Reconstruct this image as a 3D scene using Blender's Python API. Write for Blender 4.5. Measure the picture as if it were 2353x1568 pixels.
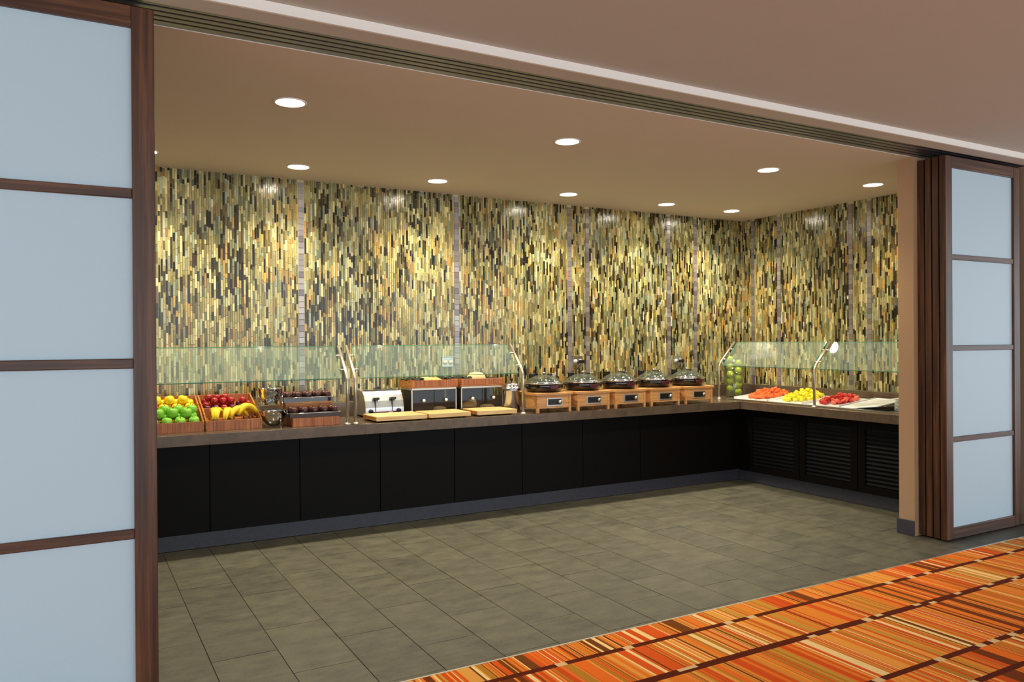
import bpy, bmesh, math, random
from mathutils import Vector, Matrix

for o in list(bpy.data.objects):
    bpy.data.objects.remove(o, do_unlink=True)
scene = bpy.context.scene
COL = scene.collection
PI = math.pi
rnd = random.Random(7)

# ------------------------------------------------------------------ camera
CAM_H = 1.6
F_PX, YAW, PITCH, ROLL = 1802.4, 29.40, -0.126, -0.369
a, b, c = (math.radians(v) for v in (YAW, PITCH, ROLL))
fwd = Vector((math.sin(a) * math.cos(b), math.cos(a) * math.cos(b), math.sin(b)))
rgt = Vector((math.cos(a), -math.sin(a), 0))
upv = rgt.cross(fwd)
rgt2 = rgt * math.cos(c) + upv * math.sin(c)
upv2 = upv * math.cos(c) - rgt * math.sin(c)
cd = bpy.data.cameras.new('camera')
cd.sensor_width = 36.0
cd.lens = F_PX * 36.0 / 2353.0
cd.clip_start = 0.05
cam = bpy.data.objects.new('camera', cd)
COL.objects.link(cam)
cam.matrix_world = Matrix(((rgt2.x, upv2.x, -fwd.x, 0), (rgt2.y, upv2.y, -fwd.y, 0),
                           (rgt2.z, upv2.z, -fwd.z, CAM_H), (0, 0, 0, 1)))
scene.camera = cam

# ------------------------------------------------------------------ world (daylight of the dining room windows)
w = bpy.data.worlds.new('daylight')
scene.world = w
w.use_nodes = True
bg = w.node_tree.nodes['Background']
bg.inputs[0].default_value = (0.78, 0.92, 1.0, 1)
bg.inputs[1].default_value = 3.0
LAMP_W = 138.0           # watts of the downlights above the counter
LAMP_W2 = 75.0           # watts of the downlights along the door track
LAMP_COL = (1.0, 0.88, 0.63)

vs = scene.view_settings
vs.view_transform = 'Standard'
vs.look = 'None'
vs.exposure = 0.0
vs.gamma = 1.0
vs.use_curve_mapping = False

# ------------------------------------------------------------------ materials
def lin(r, g, b_):
    def f(v):
        v /= 255.0
        return v / 12.92 if v <= 0.04045 else ((v + 0.055) / 1.055) ** 2.4
    return (f(r), f(g), f(b_), 1.0)

MATS = {}
def new_mat(name):
    m = bpy.data.materials.new(name)
    m.use_nodes = True
    MATS[name] = m
    return m, m.node_tree, m.node_tree.nodes['Principled BSDF']

def plain(name, rgb, rough=0.5, metal=0.0, var=0.06, scale=40.0, coat=0.0, bump=0.0, spec=0.5, trans=0.0):
    m, nt, p = new_mat(name)
    p.inputs['Roughness'].default_value = rough
    p.inputs['Metallic'].default_value = metal
    p.inputs['Coat Weight'].default_value = coat
    p.inputs['Specular IOR Level'].default_value = spec
    p.inputs['Transmission Weight'].default_value = trans
    tc = nt.nodes.new('ShaderNodeTexCoord')
    nz = nt.nodes.new('ShaderNodeTexNoise')
    nz.inputs['Scale'].default_value = scale
    nz.inputs['Detail'].default_value = 3
    nt.links.new(tc.outputs['Object'], nz.inputs['Vector'])
    mx = nt.nodes.new('ShaderNodeMix'); mx.data_type = 'RGBA'
    base = lin(*rgb)
    mx.inputs['A'].default_value = tuple(v * (1 - var) for v in base[:3]) + (1,)
    mx.inputs['B'].default_value = tuple(min(1, v * (1 + var)) for v in base[:3]) + (1,)
    nt.links.new(nz.outputs['Fac'], mx.inputs['Factor'])
    nt.links.new(mx.outputs['Result'], p.inputs['Base Color'])
    if bump:
        bp = nt.nodes.new('ShaderNodeBump'); bp.inputs['Strength'].default_value = bump
        bp.inputs['Distance'].default_value = 0.002
        nt.links.new(nz.outputs['Fac'], bp.inputs['Height'])
        nt.links.new(bp.outputs['Normal'], p.inputs['Normal'])
    return m

def wood(name, c1, c2, scale, rough=0.4, detail=4.0, c3=None, world=True):
    """streaky wood: noise stretched along the grain, colours c1 (dark) to c2 (light)"""
    m, nt, p = new_mat(name)
    p.inputs['Roughness'].default_value = rough
    if world:
        src = nt.nodes.new('ShaderNodeNewGeometry').outputs['Position']
    else:
        src = nt.nodes.new('ShaderNodeTexCoord').outputs['Object']
    mp = nt.nodes.new('ShaderNodeMapping')
    mp.inputs['Scale'].default_value = scale
    nt.links.new(src, mp.inputs['Vector'])
    nz = nt.nodes.new('ShaderNodeTexNoise')
    nz.inputs['Scale'].default_value = 1.0
    nz.inputs['Detail'].default_value = detail
    nz.inputs['Roughness'].default_value = 0.65
    nz.inputs['Distortion'].default_value = 0.4
    nt.links.new(mp.outputs['Vector'], nz.inputs['Vector'])
    rp = nt.nodes.new('ShaderNodeValToRGB')
    rp.color_ramp.elements[0].position = 0.32
    rp.color_ramp.elements[0].color = lin(*c1)
    rp.color_ramp.elements[1].position = 0.68
    rp.color_ramp.elements[1].color = lin(*c2)
    if c3:
        e = rp.color_ramp.elements.new(0.5); e.color = lin(*c3)
    nt.links.new(nz.outputs['Fac'], rp.inputs['Fac'])
    nt.links.new(rp.outputs['Color'], p.inputs['Base Color'])
    return m

def glass_thin(name, tint, gloss=0.06, milk=0.03):
    m, nt, p = new_mat(name)
    nt.nodes.remove(p)
    out = nt.nodes['Material Output']
    tr = nt.nodes.new('ShaderNodeBsdfTransparent'); tr.inputs['Color'].default_value = tint
    gl = nt.nodes.new('ShaderNodeBsdfGlossy'); gl.inputs['Roughness'].default_value = 0.03
    df = nt.nodes.new('ShaderNodeBsdfDiffuse'); df.inputs['Color'].default_value = (0.75, 0.95, 0.88, 1)
    lw = nt.nodes.new('ShaderNodeLayerWeight'); lw.inputs['Blend'].default_value = 0.5
    pw = nt.nodes.new('ShaderNodeMath'); pw.operation = 'POWER'; pw.inputs[1].default_value = 5.0
    nt.links.new(lw.outputs['Facing'], pw.inputs[0])
    mt = nt.nodes.new('ShaderNodeMath'); mt.operation = 'MULTIPLY_ADD'
    mt.inputs[1].default_value = 1.0 - gloss; mt.inputs[2].default_value = gloss
    nt.links.new(pw.outputs[0], mt.inputs[0])
    m1 = nt.nodes.new('ShaderNodeMixShader'); m1.inputs[0].default_value = milk
    nt.links.new(tr.outputs[0], m1.inputs[1]); nt.links.new(df.outputs[0], m1.inputs[2])
    m2 = nt.nodes.new('ShaderNodeMixShader')
    nt.links.new(mt.outputs[0], m2.inputs[0])
    nt.links.new(m1.outputs[0], m2.inputs[1]); nt.links.new(gl.outputs[0], m2.inputs[2])
    nt.links.new(m2.outputs[0], out.inputs['Surface'])
    return m

plain('ceiling_paint', (214, 203, 188), 0.9, var=0.02, scale=3)
plain('dining_ceiling_paint', (188, 184, 174), 0.9, var=0.02, scale=3)
plain('white_trim', (235, 232, 226), 0.6, var=0.01)
plain('wallpaper', (178, 142, 108), 0.85, var=0.05, scale=160, bump=0.3)
plain('wall_paint', (165, 140, 115), 0.9, var=0.03, scale=6)
plain('grout', (205, 196, 160), 0.9, var=0.08, scale=60)
plain('kick_tile', (66, 64, 74), 0.5, var=0.35, scale=30)
plain('base_tile', (62, 58, 68), 0.45, var=0.3, scale=30)
plain('floor_grout', (52, 50, 42), 0.9, var=0.1)
plain('espresso', (9, 6, 6), 0.5, var=0.15, scale=14, spec=0.12)
plain('espresso_gap', (6, 5, 5), 0.8)
plain('louver_black', (7, 7, 10), 0.5, var=0.1, spec=0.06)
plain('steel', (190, 188, 186), 0.25, metal=1.0, var=0.04)
plain('toaster_steel', (206, 210, 220), 0.34, metal=0.85, var=0.03)
plain('urn_steel', (188, 188, 196), 0.24, metal=1.0, var=0.03)
plain('chrome', (215, 218, 224), 0.09, metal=1.0, var=0.02)
plain('satin_steel', (205, 198, 188), 0.35, metal=0.9, var=0.04)
plain('track_metal', (128, 136, 150), 0.3, metal=0.9, var=0.06)
plain('track_dark', (16, 16, 18), 0.7)
plain('case_back', (62, 52, 48), 0.8)
plain('black_plastic', (14, 14, 17), 0.35)
plain('black_enamel', (22, 19, 22), 0.12, var=0.2, scale=6, coat=0.5)
plain('dark_red_panel', (84, 22, 28), 0.35)
plain('white_ceramic', (238, 240, 240), 0.2, var=0.02)
plain('bread', (206, 168, 104), 0.7, var=0.25, scale=30)
plain('bread_pale', (226, 202, 150), 0.7, var=0.2, scale=30)
plain('dark_leaf', (22, 46, 40), 0.5, var=0.4, scale=30)
plain('grape', (38, 22, 48), 0.3, var=0.4, scale=60)
plain('red_apple', (158, 26, 32), 0.25, var=0.5, scale=25, coat=0.3)
plain('plum', (84, 18, 36), 0.25, var=0.5, scale=25, coat=0.3)
plain('green_apple', (138, 206, 62), 0.28, var=0.2, scale=18, coat=0.3)
plain('lime_apple', (186, 200, 44), 0.28, var=0.25, scale=18, coat=0.3)
plain('yellow_apple', (248, 210, 30), 0.3, var=0.18, scale=18, coat=0.3)
plain('banana_skin', (244, 208, 40), 0.45, var=0.12, scale=25)
plain('banana_tip', (82, 58, 22), 0.7)
plain('stem_brown', (70, 52, 30), 0.8)
plain('cup_berry', (70, 18, 26), 0.3, var=0.6, scale=70, coat=0.3)
plain('melon', (240, 112, 52), 0.4, var=0.2, scale=30)
plain('pineapple', (246, 226, 40), 0.45, var=0.15, scale=30)
plain('strawberry', (190, 34, 28), 0.35, var=0.35, scale=50)
plain('strawberry_cut', (232, 112, 88), 0.4, var=0.3, scale=50)
plain('outlet_plate', (222, 220, 212), 0.4, var=0.02)

# frosted pane
m, nt, p = new_mat('frosted_glass')
nt.nodes.remove(p)
out = nt.nodes['Material Output']
df = nt.nodes.new('ShaderNodeBsdfDiffuse'); df.inputs['Color'].default_value = lin(206, 231, 245)
tl = nt.nodes.new('ShaderNodeBsdfTranslucent'); tl.inputs['Color'].default_value = lin(206, 226, 240)
gl = nt.nodes.new('ShaderNodeBsdfGlossy'); gl.inputs['Roughness'].default_value = 0.45
mx = nt.nodes.new('ShaderNodeMixShader'); mx.inputs[0].default_value = 0.25
m2 = nt.nodes.new('ShaderNodeMixShader')
fr = nt.nodes.new('ShaderNodeFresnel'); fr.inputs['IOR'].default_value = 1.4
nt.links.new(df.outputs[0], mx.inputs[1]); nt.links.new(tl.outputs[0], mx.inputs[2])
nt.links.new(fr.outputs[0], m2.inputs[0])
nt.links.new(mx.outputs[0], m2.inputs[1]); nt.links.new(gl.outputs[0], m2.inputs[2])
nt.links.new(m2.outputs[0], out.inputs['Surface'])

glass_thin('guard_glass', (0.94, 0.985, 0.96, 1), gloss=0.06, milk=0.06)
glass_thin('case_glass', (0.80, 0.79, 0.80, 1), gloss=0.02, milk=0.004)
glass_thin('clear_glass', (0.93, 0.97, 0.93, 1), gloss=0.08, milk=0.02)
glass_thin('lid_glass', (0.72, 0.78, 0.72, 1), gloss=0.16, milk=0.05)
plain('glass_edge', (70, 176, 138), 0.2, var=0.1)

wood('walnut_v', (46, 24, 11), (104, 65, 36), (38, 38, 1.3), 0.42, c3=(72, 41, 22))
wood('walnut_h', (46, 24, 11), (104, 65, 36), (1.3, 38, 38), 0.42, c3=(72, 41, 22))
wood('bamboo', (124, 66, 28), (204, 128, 66), (70, 70, 3), 0.4, c3=(166, 94, 46))
wood('bamboo_side', (128, 74, 26), (206, 138, 62), (4, 30, 60), 0.4, c3=(168, 104, 46))
wood('beech', (190, 128, 70), (226, 170, 108), (5, 12, 50), 0.42)
wood('maple', (222, 178, 110), (246, 214, 158), (4, 60, 60), 0.45)
wood('counter_stone', (86, 72, 60), (106, 90, 74), (9, 9, 9), 0.22)

# mosaic stone strips: every tile carries its own stone colour
m, nt, p = new_mat('mosaic_stone')
at = nt.nodes.new('ShaderNodeAttribute'); at.attribute_name = 'stone'
gp = nt.nodes.new('ShaderNodeNewGeometry')
mp = nt.nodes.new('ShaderNodeMapping'); mp.inputs['Scale'].default_value = (160, 160, 22)
nz = nt.nodes.new('ShaderNodeTexNoise'); nz.inputs['Scale'].default_value = 1.0; nz.inputs['Detail'].default_value = 4
nt.links.new(gp.outputs['Position'], mp.inputs['Vector']); nt.links.new(mp.outputs['Vector'], nz.inputs['Vector'])
rp = nt.nodes.new('ShaderNodeMapRange')
rp.inputs['From Min'].default_value = 0.3; rp.inputs['From Max'].default_value = 0.7
rp.inputs['To Min'].default_value = 0.72; rp.inputs['To Max'].default_value = 1.2
nt.links.new(nz.outputs['Fac'], rp.inputs['Value'])
vm = nt.nodes.new('ShaderNodeVectorMath'); vm.operation = 'SCALE'
nt.links.new(at.outputs['Color'], vm.inputs[0]); nt.links.new(rp.outputs['Result'], vm.inputs['Scale'])
nt.links.new(vm.outputs['Vector'], p.inputs['Base Color'])
p.inputs['Roughness'].default_value = 0.19
p.inputs['Specular IOR Level'].default_value = 0.55

m, nt, p = new_mat('metal_square')
oi = nt.nodes.new('ShaderNodeObjectInfo')
rp = nt.nodes.new('ShaderNodeValToRGB')
rp.color_ramp.elements[0].color = lin(120, 112, 116); rp.color_ramp.elements[1].color = lin(176, 168, 170)
nt.links.new(oi.outputs['Random'], rp.inputs['Fac']); nt.links.new(rp.outputs['Color'], p.inputs['Base Color'])
p.inputs['Metallic'].default_value = 0.55; p.inputs['Roughness'].default_value = 0.3

# slate floor tile
m, nt, p = new_mat('slate_tile')
gp = nt.nodes.new('ShaderNodeNewGeometry')
oi = nt.nodes.new('ShaderNodeObjectInfo')
mp = nt.nodes.new('ShaderNodeMapping'); mp.inputs['Scale'].default_value = (5, 9, 5)
nt.links.new(gp.outputs['Position'], mp.inputs['Vector'])
n1 = nt.nodes.new('ShaderNodeTexNoise'); n1.inputs['Scale'].default_value = 1.0; n1.inputs['Detail'].default_value = 8; n1.inputs['Roughness'].default_value = 0.7
nt.links.new(mp.outputs['Vector'], n1.inputs['Vector'])
n2 = nt.nodes.new('ShaderNodeTexNoise'); n2.inputs['Scale'].default_value = 14.0; n2.inputs['Detail'].default_value = 6
nt.links.new(mp.outputs['Vector'], n2.inputs['Vector'])
ad = nt.nodes.new('ShaderNodeMath'); ad.operation = 'MULTIPLY_ADD'; ad.inputs[1].default_value = 0.35
nt.links.new(n2.outputs['Fac'], ad.inputs[0]); nt.links.new(n1.outputs['Fac'], ad.inputs[2])
a2 = nt.nodes.new('ShaderNodeMath'); a2.operation = 'MULTIPLY_ADD'; a2.inputs[1].default_value = 0.10
nt.links.new(oi.outputs['Random'], a2.inputs[0]); nt.links.new(ad.outputs[0], a2.inputs[2])
rp = nt.nodes.new('ShaderNodeValToRGB')
rp.color_ramp.elements[0].position = 0.5; rp.color_ramp.elements[0].color = lin(58, 56, 50)
rp.color_ramp.elements[1].position = 0.92; rp.color_ramp.elements[1].color = lin(100, 98, 82)
nt.links.new(a2.outputs[0], rp.inputs['Fac']); nt.links.new(rp.outputs['Color'], p.inputs['Base Color'])
p.inputs['Roughness'].default_value = 0.5
bp = nt.nodes.new('ShaderNodeBump'); bp.inputs['Strength'].default_value = 0.25; bp.inputs['Distance'].default_value = 0.003
nt.links.new(n2.outputs['Fac'], bp.inputs['Height']); nt.links.new(bp.outputs['Normal'], p.inputs['Normal'])

# carpet: stripes across, brown bands along with beige blocks
BANDS = [3.235, 2.875, 2.342, 2.108, 1.62, 1.30, 0.80, 0.5]
m, nt, p = new_mat('striped_carpet')
N = nt.nodes; Lk = nt.links
gp = N.new('ShaderNodeNewGeometry')
sx = N.new('ShaderNodeSeparateXYZ'); Lk.new(gp.outputs['Position'], sx.inputs[0])
def math_node(op, a_=None, b_=None, c_=None):
    n = N.new('ShaderNodeMath'); n.operation = op
    for i, v in enumerate((a_, b_, c_)):
        if v is None: continue
        if isinstance(v, (int, float)): n.inputs[i].default_value = v
        else: Lk.new(v, n.inputs[i])
    return n.outputs[0]
row = None
band = None
for yb in BANDS:
    s = math_node('LESS_THAN', sx.outputs['Y'], yb)
    row = s if row is None else math_node('ADD', row, s)
    d = math_node('SUBTRACT', sx.outputs['Y'], yb)
    d = math_node('ABSOLUTE', d)
    s = math_node('LESS_THAN', d, 0.019 if yb != 2.875 else 0.026)
    band = s if band is None else math_node('MAXIMUM', band, s)
wv = math_node('MULTIPLY_ADD', row, 3.37, sx.outputs['X'])
def stripe_layer(freq, jitter, seed):
    nz_ = N.new('ShaderNodeTexNoise'); nz_.noise_dimensions = '1D'; nz_.inputs['Scale'].default_value = 6.0; nz_.inputs['Detail'].default_value = 1.0
    Lk.new(wv, nz_.inputs['W'])
    idx = math_node('FLOOR', math_node('ADD', math_node('MULTIPLY', wv, freq), math_node('MULTIPLY', nz_.outputs['Fac'], jitter)))
    w_n = N.new('ShaderNodeTexWhiteNoise'); w_n.noise_dimensions = '2D'
    c_v = N.new('ShaderNodeCombineXYZ'); Lk.new(idx, c_v.inputs[0]); c_v.inputs[1].default_value = seed; Lk.new(c_v.outputs[0], w_n.inputs['Vector'])
    return w_n.outputs['Value']
def ramp(fac, stops):
    cr_ = N.new('ShaderNodeValToRGB'); cr_.color_ramp.interpolation = 'CONSTANT'
    e0 = cr_.color_ramp.elements
    e0[0].position = 0.0; e0[0].color = lin(*stops[0][1])
    e0[1].position = stops[-1][0]; e0[1].color = lin(*stops[-1][1])
    for pos, col in stops[1:-1]:
        e = e0.new(pos); e.color = lin(*col)
    Lk.new(fac, cr_.inputs['Fac'])
    return cr_.outputs['Color']
wide = ramp(stripe_layer(28.0, 11.0, 3.0), [(0.0, (214, 82, 26)), (0.16, (236, 140, 52)), (0.32, (206, 152, 62)), (0.44, (240, 116, 38)), (0.58, (222, 96, 30)),
                                        (0.70, (232, 164, 76)), (0.82, (190, 130, 44)), (0.92, (120, 56, 18))])
fine = ramp(stripe_layer(72.0, 26.0, 8.0), [(0.0, (226, 92, 30)), (0.2, (242, 160, 70)), (0.36, (120, 66, 22)), (0.46, (236, 128, 44)), (0.64, (250, 214, 150)), (0.72, (206, 140, 52)), (0.86, (218, 84, 26))])
crm = N.new('ShaderNodeMix'); crm.data_type = 'RGBA'
Lk.new(math_node('GREATER_THAN', stripe_layer(55.0, 22.0, 15.0), 0.42), crm.inputs['Factor'])
Lk.new(wide, crm.inputs['A']); Lk.new(fine, crm.inputs['B'])
wn = N.new('ShaderNodeTexWhiteNoise'); wn.noise_dimensions = '2D'
cell = math_node('FLOOR', math_node('MULTIPLY', sx.outputs['X'], 17.0))
cv = N.new('ShaderNodeCombineXYZ'); Lk.new(cell, cv.inputs[0]); Lk.new(row, cv.inputs[1])
rrow = math_node('ROUND', math_node('MULTIPLY', sx.outputs['Y'], 4.0))
Lk.new(rrow, cv.inputs[1])
Lk.new(cv.outputs[0], wn.inputs['Vector'])
blk = math_node('MULTIPLY', math_node('GREATER_THAN', wn.outputs['Value'], 0.90), band)
mxa = N.new('ShaderNodeMix'); mxa.data_type = 'RGBA'
Lk.new(band, mxa.inputs['Factor']); Lk.new(crm.outputs['Result'], mxa.inputs['A']); mxa.inputs['B'].default_value = lin(92, 34, 14)
mxb = N.new('ShaderNodeMix'); mxb.data_type = 'RGBA'
Lk.new(blk, mxb.inputs['Factor']); Lk.new(mxa.outputs['Result'], mxb.inputs['A']); mxb.inputs['B'].default_value = lin(226, 190, 140)
nf = N.new('ShaderNodeTexNoise'); nf.inputs['Scale'].default_value = 220.0
Lk.new(gp.outputs['Position'], nf.inputs['Vector'])
mr = N.new('ShaderNodeMapRange'); mr.inputs['To Min'].default_value = 0.75; mr.inputs['To Max'].default_value = 1.2
Lk.new(nf.outputs['Fac'], mr.inputs['Value'])
sc = N.new('ShaderNodeVectorMath'); sc.operation = 'SCALE'
Lk.new(mxb.outputs['Result'], sc.inputs[0]); Lk.new(mr.outputs['Result'], sc.inputs['Scale'])
Lk.new(sc.outputs['Vector'], p.inputs['Base Color'])
p.inputs['Roughness'].default_value = 0.95
p.inputs['Specular IOR Level'].default_value = 0.1

# lamp
m, nt, p = new_mat('lamp_glow')
p.inputs['Emission Color'].default_value = (1.0, 0.93, 0.76, 1)
p.inputs['Emission Strength'].default_value = 75.0

# ------------------------------------------------------------------ mesh helpers
class MB:
    """collects shapes into one mesh; build() links it as one object"""
    def __init__(self):
        self.bm = bmesh.new()
        self.mi = 0
    def _mark(self, faces, smooth=False):
        for f in faces:
            f.material_index = self.mi
            f.smooth = smooth
    def box(self, x0, x1, y0, y1, z0, z1, bev=0.0, seg=1):
        vs_ = [self.bm.verts.new((x, y, z)) for x in (x0, x1) for y in (y0, y1) for z in (z0, z1)]
        fs = [self.bm.faces.new([vs_[i] for i in q]) for q in
              ((0, 1, 3, 2), (4, 6, 7, 5), (0, 4, 5, 1), (2, 3, 7, 6), (0, 2, 6, 4), (1, 5, 7, 3))]
        self._mark(fs)
        if bev > 0:
            ed = list({e for f in fs for e in f.edges})
            r = bmesh.ops.bevel(self.bm, geom=ed, offset=bev, segments=seg, profile=0.5, affect='EDGES')
            self._mark(r['faces'], seg > 1)
        return self
    def prism(self, pts, axis, t0, t1):
        """polygon pts in the plane normal to axis, extruded t0..t1"""
        def P(uv, t):
            u, v = uv
            return {'x': (t, u, v), 'y': (u, t, v), 'z': (u, v, t)}[axis]
        A = [self.bm.verts.new(P(q, t0)) for q in pts]
        B = [self.bm.verts.new(P(q, t1)) for q in pts]
        fs = [self.bm.faces.new(A), self.bm.faces.new(list(reversed(B)))]
        n = len(pts)
        for i in range(n):
            fs.append(self.bm.faces.new([A[i], B[i], B[(i + 1) % n], A[(i + 1) % n]]))
        self._mark(fs)
        return self
    def lathe(self, prof, seg=20, cx=0, cy=0, cz=0, smooth=True, sx=1.0, sy=1.0):
        rings = []
        for r, z in prof:
            if r < 1e-6:
                rings.append([self.bm.verts.new((cx, cy, cz + z))])
            else:
                rings.append([self.bm.verts.new((cx + r * sx * math.cos(2 * PI * i / seg), cy + r * sy * math.sin(2 * PI * i / seg), cz + z)) for i in range(seg)])
        fs = []
        for A, B in zip(rings, rings[1:]):
            for i in range(seg):
                j = (i + 1) % seg
                if len(A) == 1 and len(B) == 1: continue
                if len(A) == 1: fs.append(self.bm.faces.new([A[0], B[j], B[i]]))
                elif len(B) == 1: fs.append(self.bm.faces.new([A[i], A[j], B[0]]))
                else: fs.append(self.bm.faces.new([A[i], A[j], B[j], B[i]]))
        self._mark(fs, smooth)
        return self
    def tube(self, path, rad, seg=10, caps=True):
        path = [Vector(q) for q in path]
        n = len(path)
        rads = rad if isinstance(rad, (list, tuple)) else [rad] * n
        rings = []
        t0 = (path[1] - path[0]).normalized()
        up = Vector((0, 0, 1)) if abs(t0.z) < 0.9 else Vector((1, 0, 0))
        nrm = t0.cross(up).normalized()
        for i, q in enumerate(path):
            if i == 0: t = path[1] - path[0]
            elif i == n - 1: t = path[-1] - path[-2]
            else: t = (path[i + 1] - path[i]).normalized() + (path[i] - path[i - 1]).normalized()
            t.normalize()
            nrm = (nrm - t * nrm.dot(t)).normalized()
            bn = t.cross(nrm)
            rings.append([self.bm.verts.new(q + (nrm * math.cos(2 * PI * k / seg) + bn * math.sin(2 * PI * k / seg)) * rads[i]) for k in range(seg)])
        fs = []
        for A, B in zip(rings, rings[1:]):
            for k in range(seg):
                j = (k + 1) % seg
                fs.append(self.bm.faces.new([A[k], A[j], B[j], B[k]]))
        self._mark(fs, True)
        if caps:
            self._mark([self.bm.faces.new(list(reversed(rings[0]))), self.bm.faces.new(rings[-1])])
        return self
    def mesh(self, name, mats):
        me = bpy.data.meshes.new(name)
        bmesh.ops.recalc_face_normals(self.bm, faces=self.bm.faces[:])
        self.bm.to_mesh(me)
        self.bm.free()
        for q in (mats if isinstance(mats, (list, tuple)) else [mats]):
            me.materials.append(MATS[q])
        return me
    def build(self, name, mats, parent=None, loc=None):
        return obj(name, self.mesh(name, mats), parent, loc)

def obj(name, me, parent=None, loc=None):
    o = bpy.data.objects.new(name, me)
    COL.objects.link(o)
    if loc is not None: o.location = loc
    if parent is not None: o.parent = parent
    return o

def tag(o, label=None, cat=None, group=None, kind=None):
    if label: o['label'] = label
    if cat: o['category'] = cat
    if group: o['group'] = group
    if kind: o['kind'] = kind
    return o

def thing(name, label, cat, loc=(0, 0, 0), rotz=0.0, group=None):
    o = bpy.data.objects.new(name, None)
    COL.objects.link(o)
    o.location = loc
    o.rotation_euler = (0, 0, rotz)
    return tag(o, label, cat, group)

def copy_tree(o, parent=None, loc=None, label=None):
    c_ = o.copy()
    COL.objects.link(c_)
    c_.parent = parent
    if loc is not None: c_.location = loc
    if label: c_['label'] = label
    for ch in list(o.children):
        copy_tree(ch, c_)
    return c_

def struct(name, mb, mats, label=None, cat=None, parent=None):
    o = mb.build(name, mats, parent)
    if parent is None: tag(o, label, cat, kind='structure')
    return o

# ------------------------------------------------------------------ main dimensions (metres)
YW = 7.05      # back wall (grout plane)
XW = 7.24      # right wall
XL = -1.0      # left wall of the alcove
ZC = 3.04      # alcove ceiling
ZD = 3.085     # dining room ceiling
CT = 0.90      # counter top
CB = 0.815
YF, XF = 6.29, 6.42      # counter front edges
YK, XK = 6.40, 6.50      # cabinet fronts
YCARP = 3.436
DP = 3.65      # front plane of sliding doors
BS = 1.035     # top of backsplash, where the mosaic begins

# ------------------------------------------------------------------ floor
fl = struct('floor', MB().box(XL, 7.5, YCARP, YW, -0.06, -0.004), 'floor_grout', 'dark grey slate tile floor of the buffet alcove', 'floor')
TW, TL = 0.3255, 0.652
tile_meshes = {}
def floor_tile(x0, x1, y0, y1):
    g = 0.0022
    x0 += g; x1 -= g; y0 += g; y1 -= g
    if x1 - x0 < 0.02 or y1 - y0 < 0.02: return
    key = (round(x1 - x0, 3), round(y1 - y0, 3))
    if key not in tile_meshes:
        tile_meshes[key] = MB().box(-key[0] / 2, key[0] / 2, -key[1] / 2, key[1] / 2, -0.004, 0.0).mesh('floor_tile', 'slate_tile')
    obj('floor_tile', tile_meshes[key], fl, ((x0 + x1) / 2, (y0 + y1) / 2, rnd.uniform(-0.0006, 0.0006)))
k = -3
while 0.60 + TW * k < 7.0:
    x0 = 0.60 + TW * k
    off = 4.135 if k % 2 == 0 else 4.455
    y = off - 2 * TL
    while y < 6.45:
        floor_tile(x0, min(x0 + TW, 7.4), max(y, YCARP + 0.012), min(y + TL, 6.46))
        y += TL
    k += 1
struct('floor_carpet', MB().box(-6, 13, -5, YCARP, -0.06, 0.004), 'striped_carpet', 'orange and red striped carpet crossed by brown bands', 'carpet')
struct('trim_1', MB().box(-6, 13, YCARP - 0.002, YCARP + 0.011, -0.02, 0.005, 0.001), 'satin_steel', 'thin metal transition strip between carpet and slate tiles', 'trim')

# ------------------------------------------------------------------ ceilings
struct('ceiling', MB().box(XL - 0.1, XW + 0.1, 3.905, YW + 0.1, ZC, ZC + 0.2), 'ceiling_paint', 'beige plaster ceiling above the buffet', 'ceiling')
struct('ceiling_soffit', MB().box(-6, 13, 3.52, 3.645, ZC, ZC + 0.2), 'dining_ceiling_paint', 'narrow beige soffit in front of the door track', 'ceiling')
struct('ceiling_dining', MB().box(-6, 13, -5, 3.505, ZD, ZD + 0.2), 'dining_ceiling_paint', 'beige dining room ceiling', 'ceiling')
struct('trim_2', MB().box(-6, 13, 3.505, 3.52, ZC - 0.001, ZD + 0.05), 'white_trim', 'white edge of the ceiling step beside the soffit', 'trim')
trk = struct('trim_3', MB().box(-6, 13, 3.645, 3.905, ZC + 0.035, ZC + 0.2), 'track_dark', 'metal ceiling track with dark slots for the sliding doors', 'trim')
for i in range(5):
    y0 = 3.645 + 0.0525 * i
    MB().box(-6, 13, y0 if i else 3.645, min(y0 + 0.036, 3.905) if i < 4 else 3.905, ZC + 0.004, ZC + 0.04, 0.002).build('track_rail', 'track_metal', trk)

# ------------------------------------------------------------------ walls
wb = struct('wall_back', MB().box(XL - 0.1, XW + 0.1, YW, YW + 0.12, -0.06, ZC + 0.1), 'grout', 'back wall covered with narrow vertical stone mosaic', 'wall')
wr = struct('wall_right', MB().box(XW, XW + 0.12, 3.9, YW + 0.1, -0.06, ZC + 0.1), 'grout', 'right wall covered with narrow vertical stone mosaic', 'wall')
struct('wall_left', MB().box(XL - 0.12, XL, 3.9, YW + 0.1, -0.06, ZC + 0.1), 'wall_paint', 'plain side wall at the end of the buffet', 'wall')
jx = 5.89
wj = struct('wall_jamb', MB().box(jx, XW + 0.12, 3.895, 4.03, -0.06, ZC), 'wallpaper', 'beige textured wall end beside the stacked sliding doors', 'wall')
struct('wall_jamb_side', MB().box(XL - 0.12, -0.75, 3.895, 4.03, -0.06, ZC), 'wallpaper', 'beige wall end behind the frosted door', 'wall')
struct('wall_front', MB().box(7.06, 13, 3.62, 3.9, -0.06, ZC), 'wall_paint', 'dining room wall beyond the sliding doors', 'wall')
struct('wall_front_side', MB().box(-6, -0.78, 3.66, 3.9, -0.06, ZC), 'wall_paint', 'dining room wall on the fruit end side', 'wall')
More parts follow.
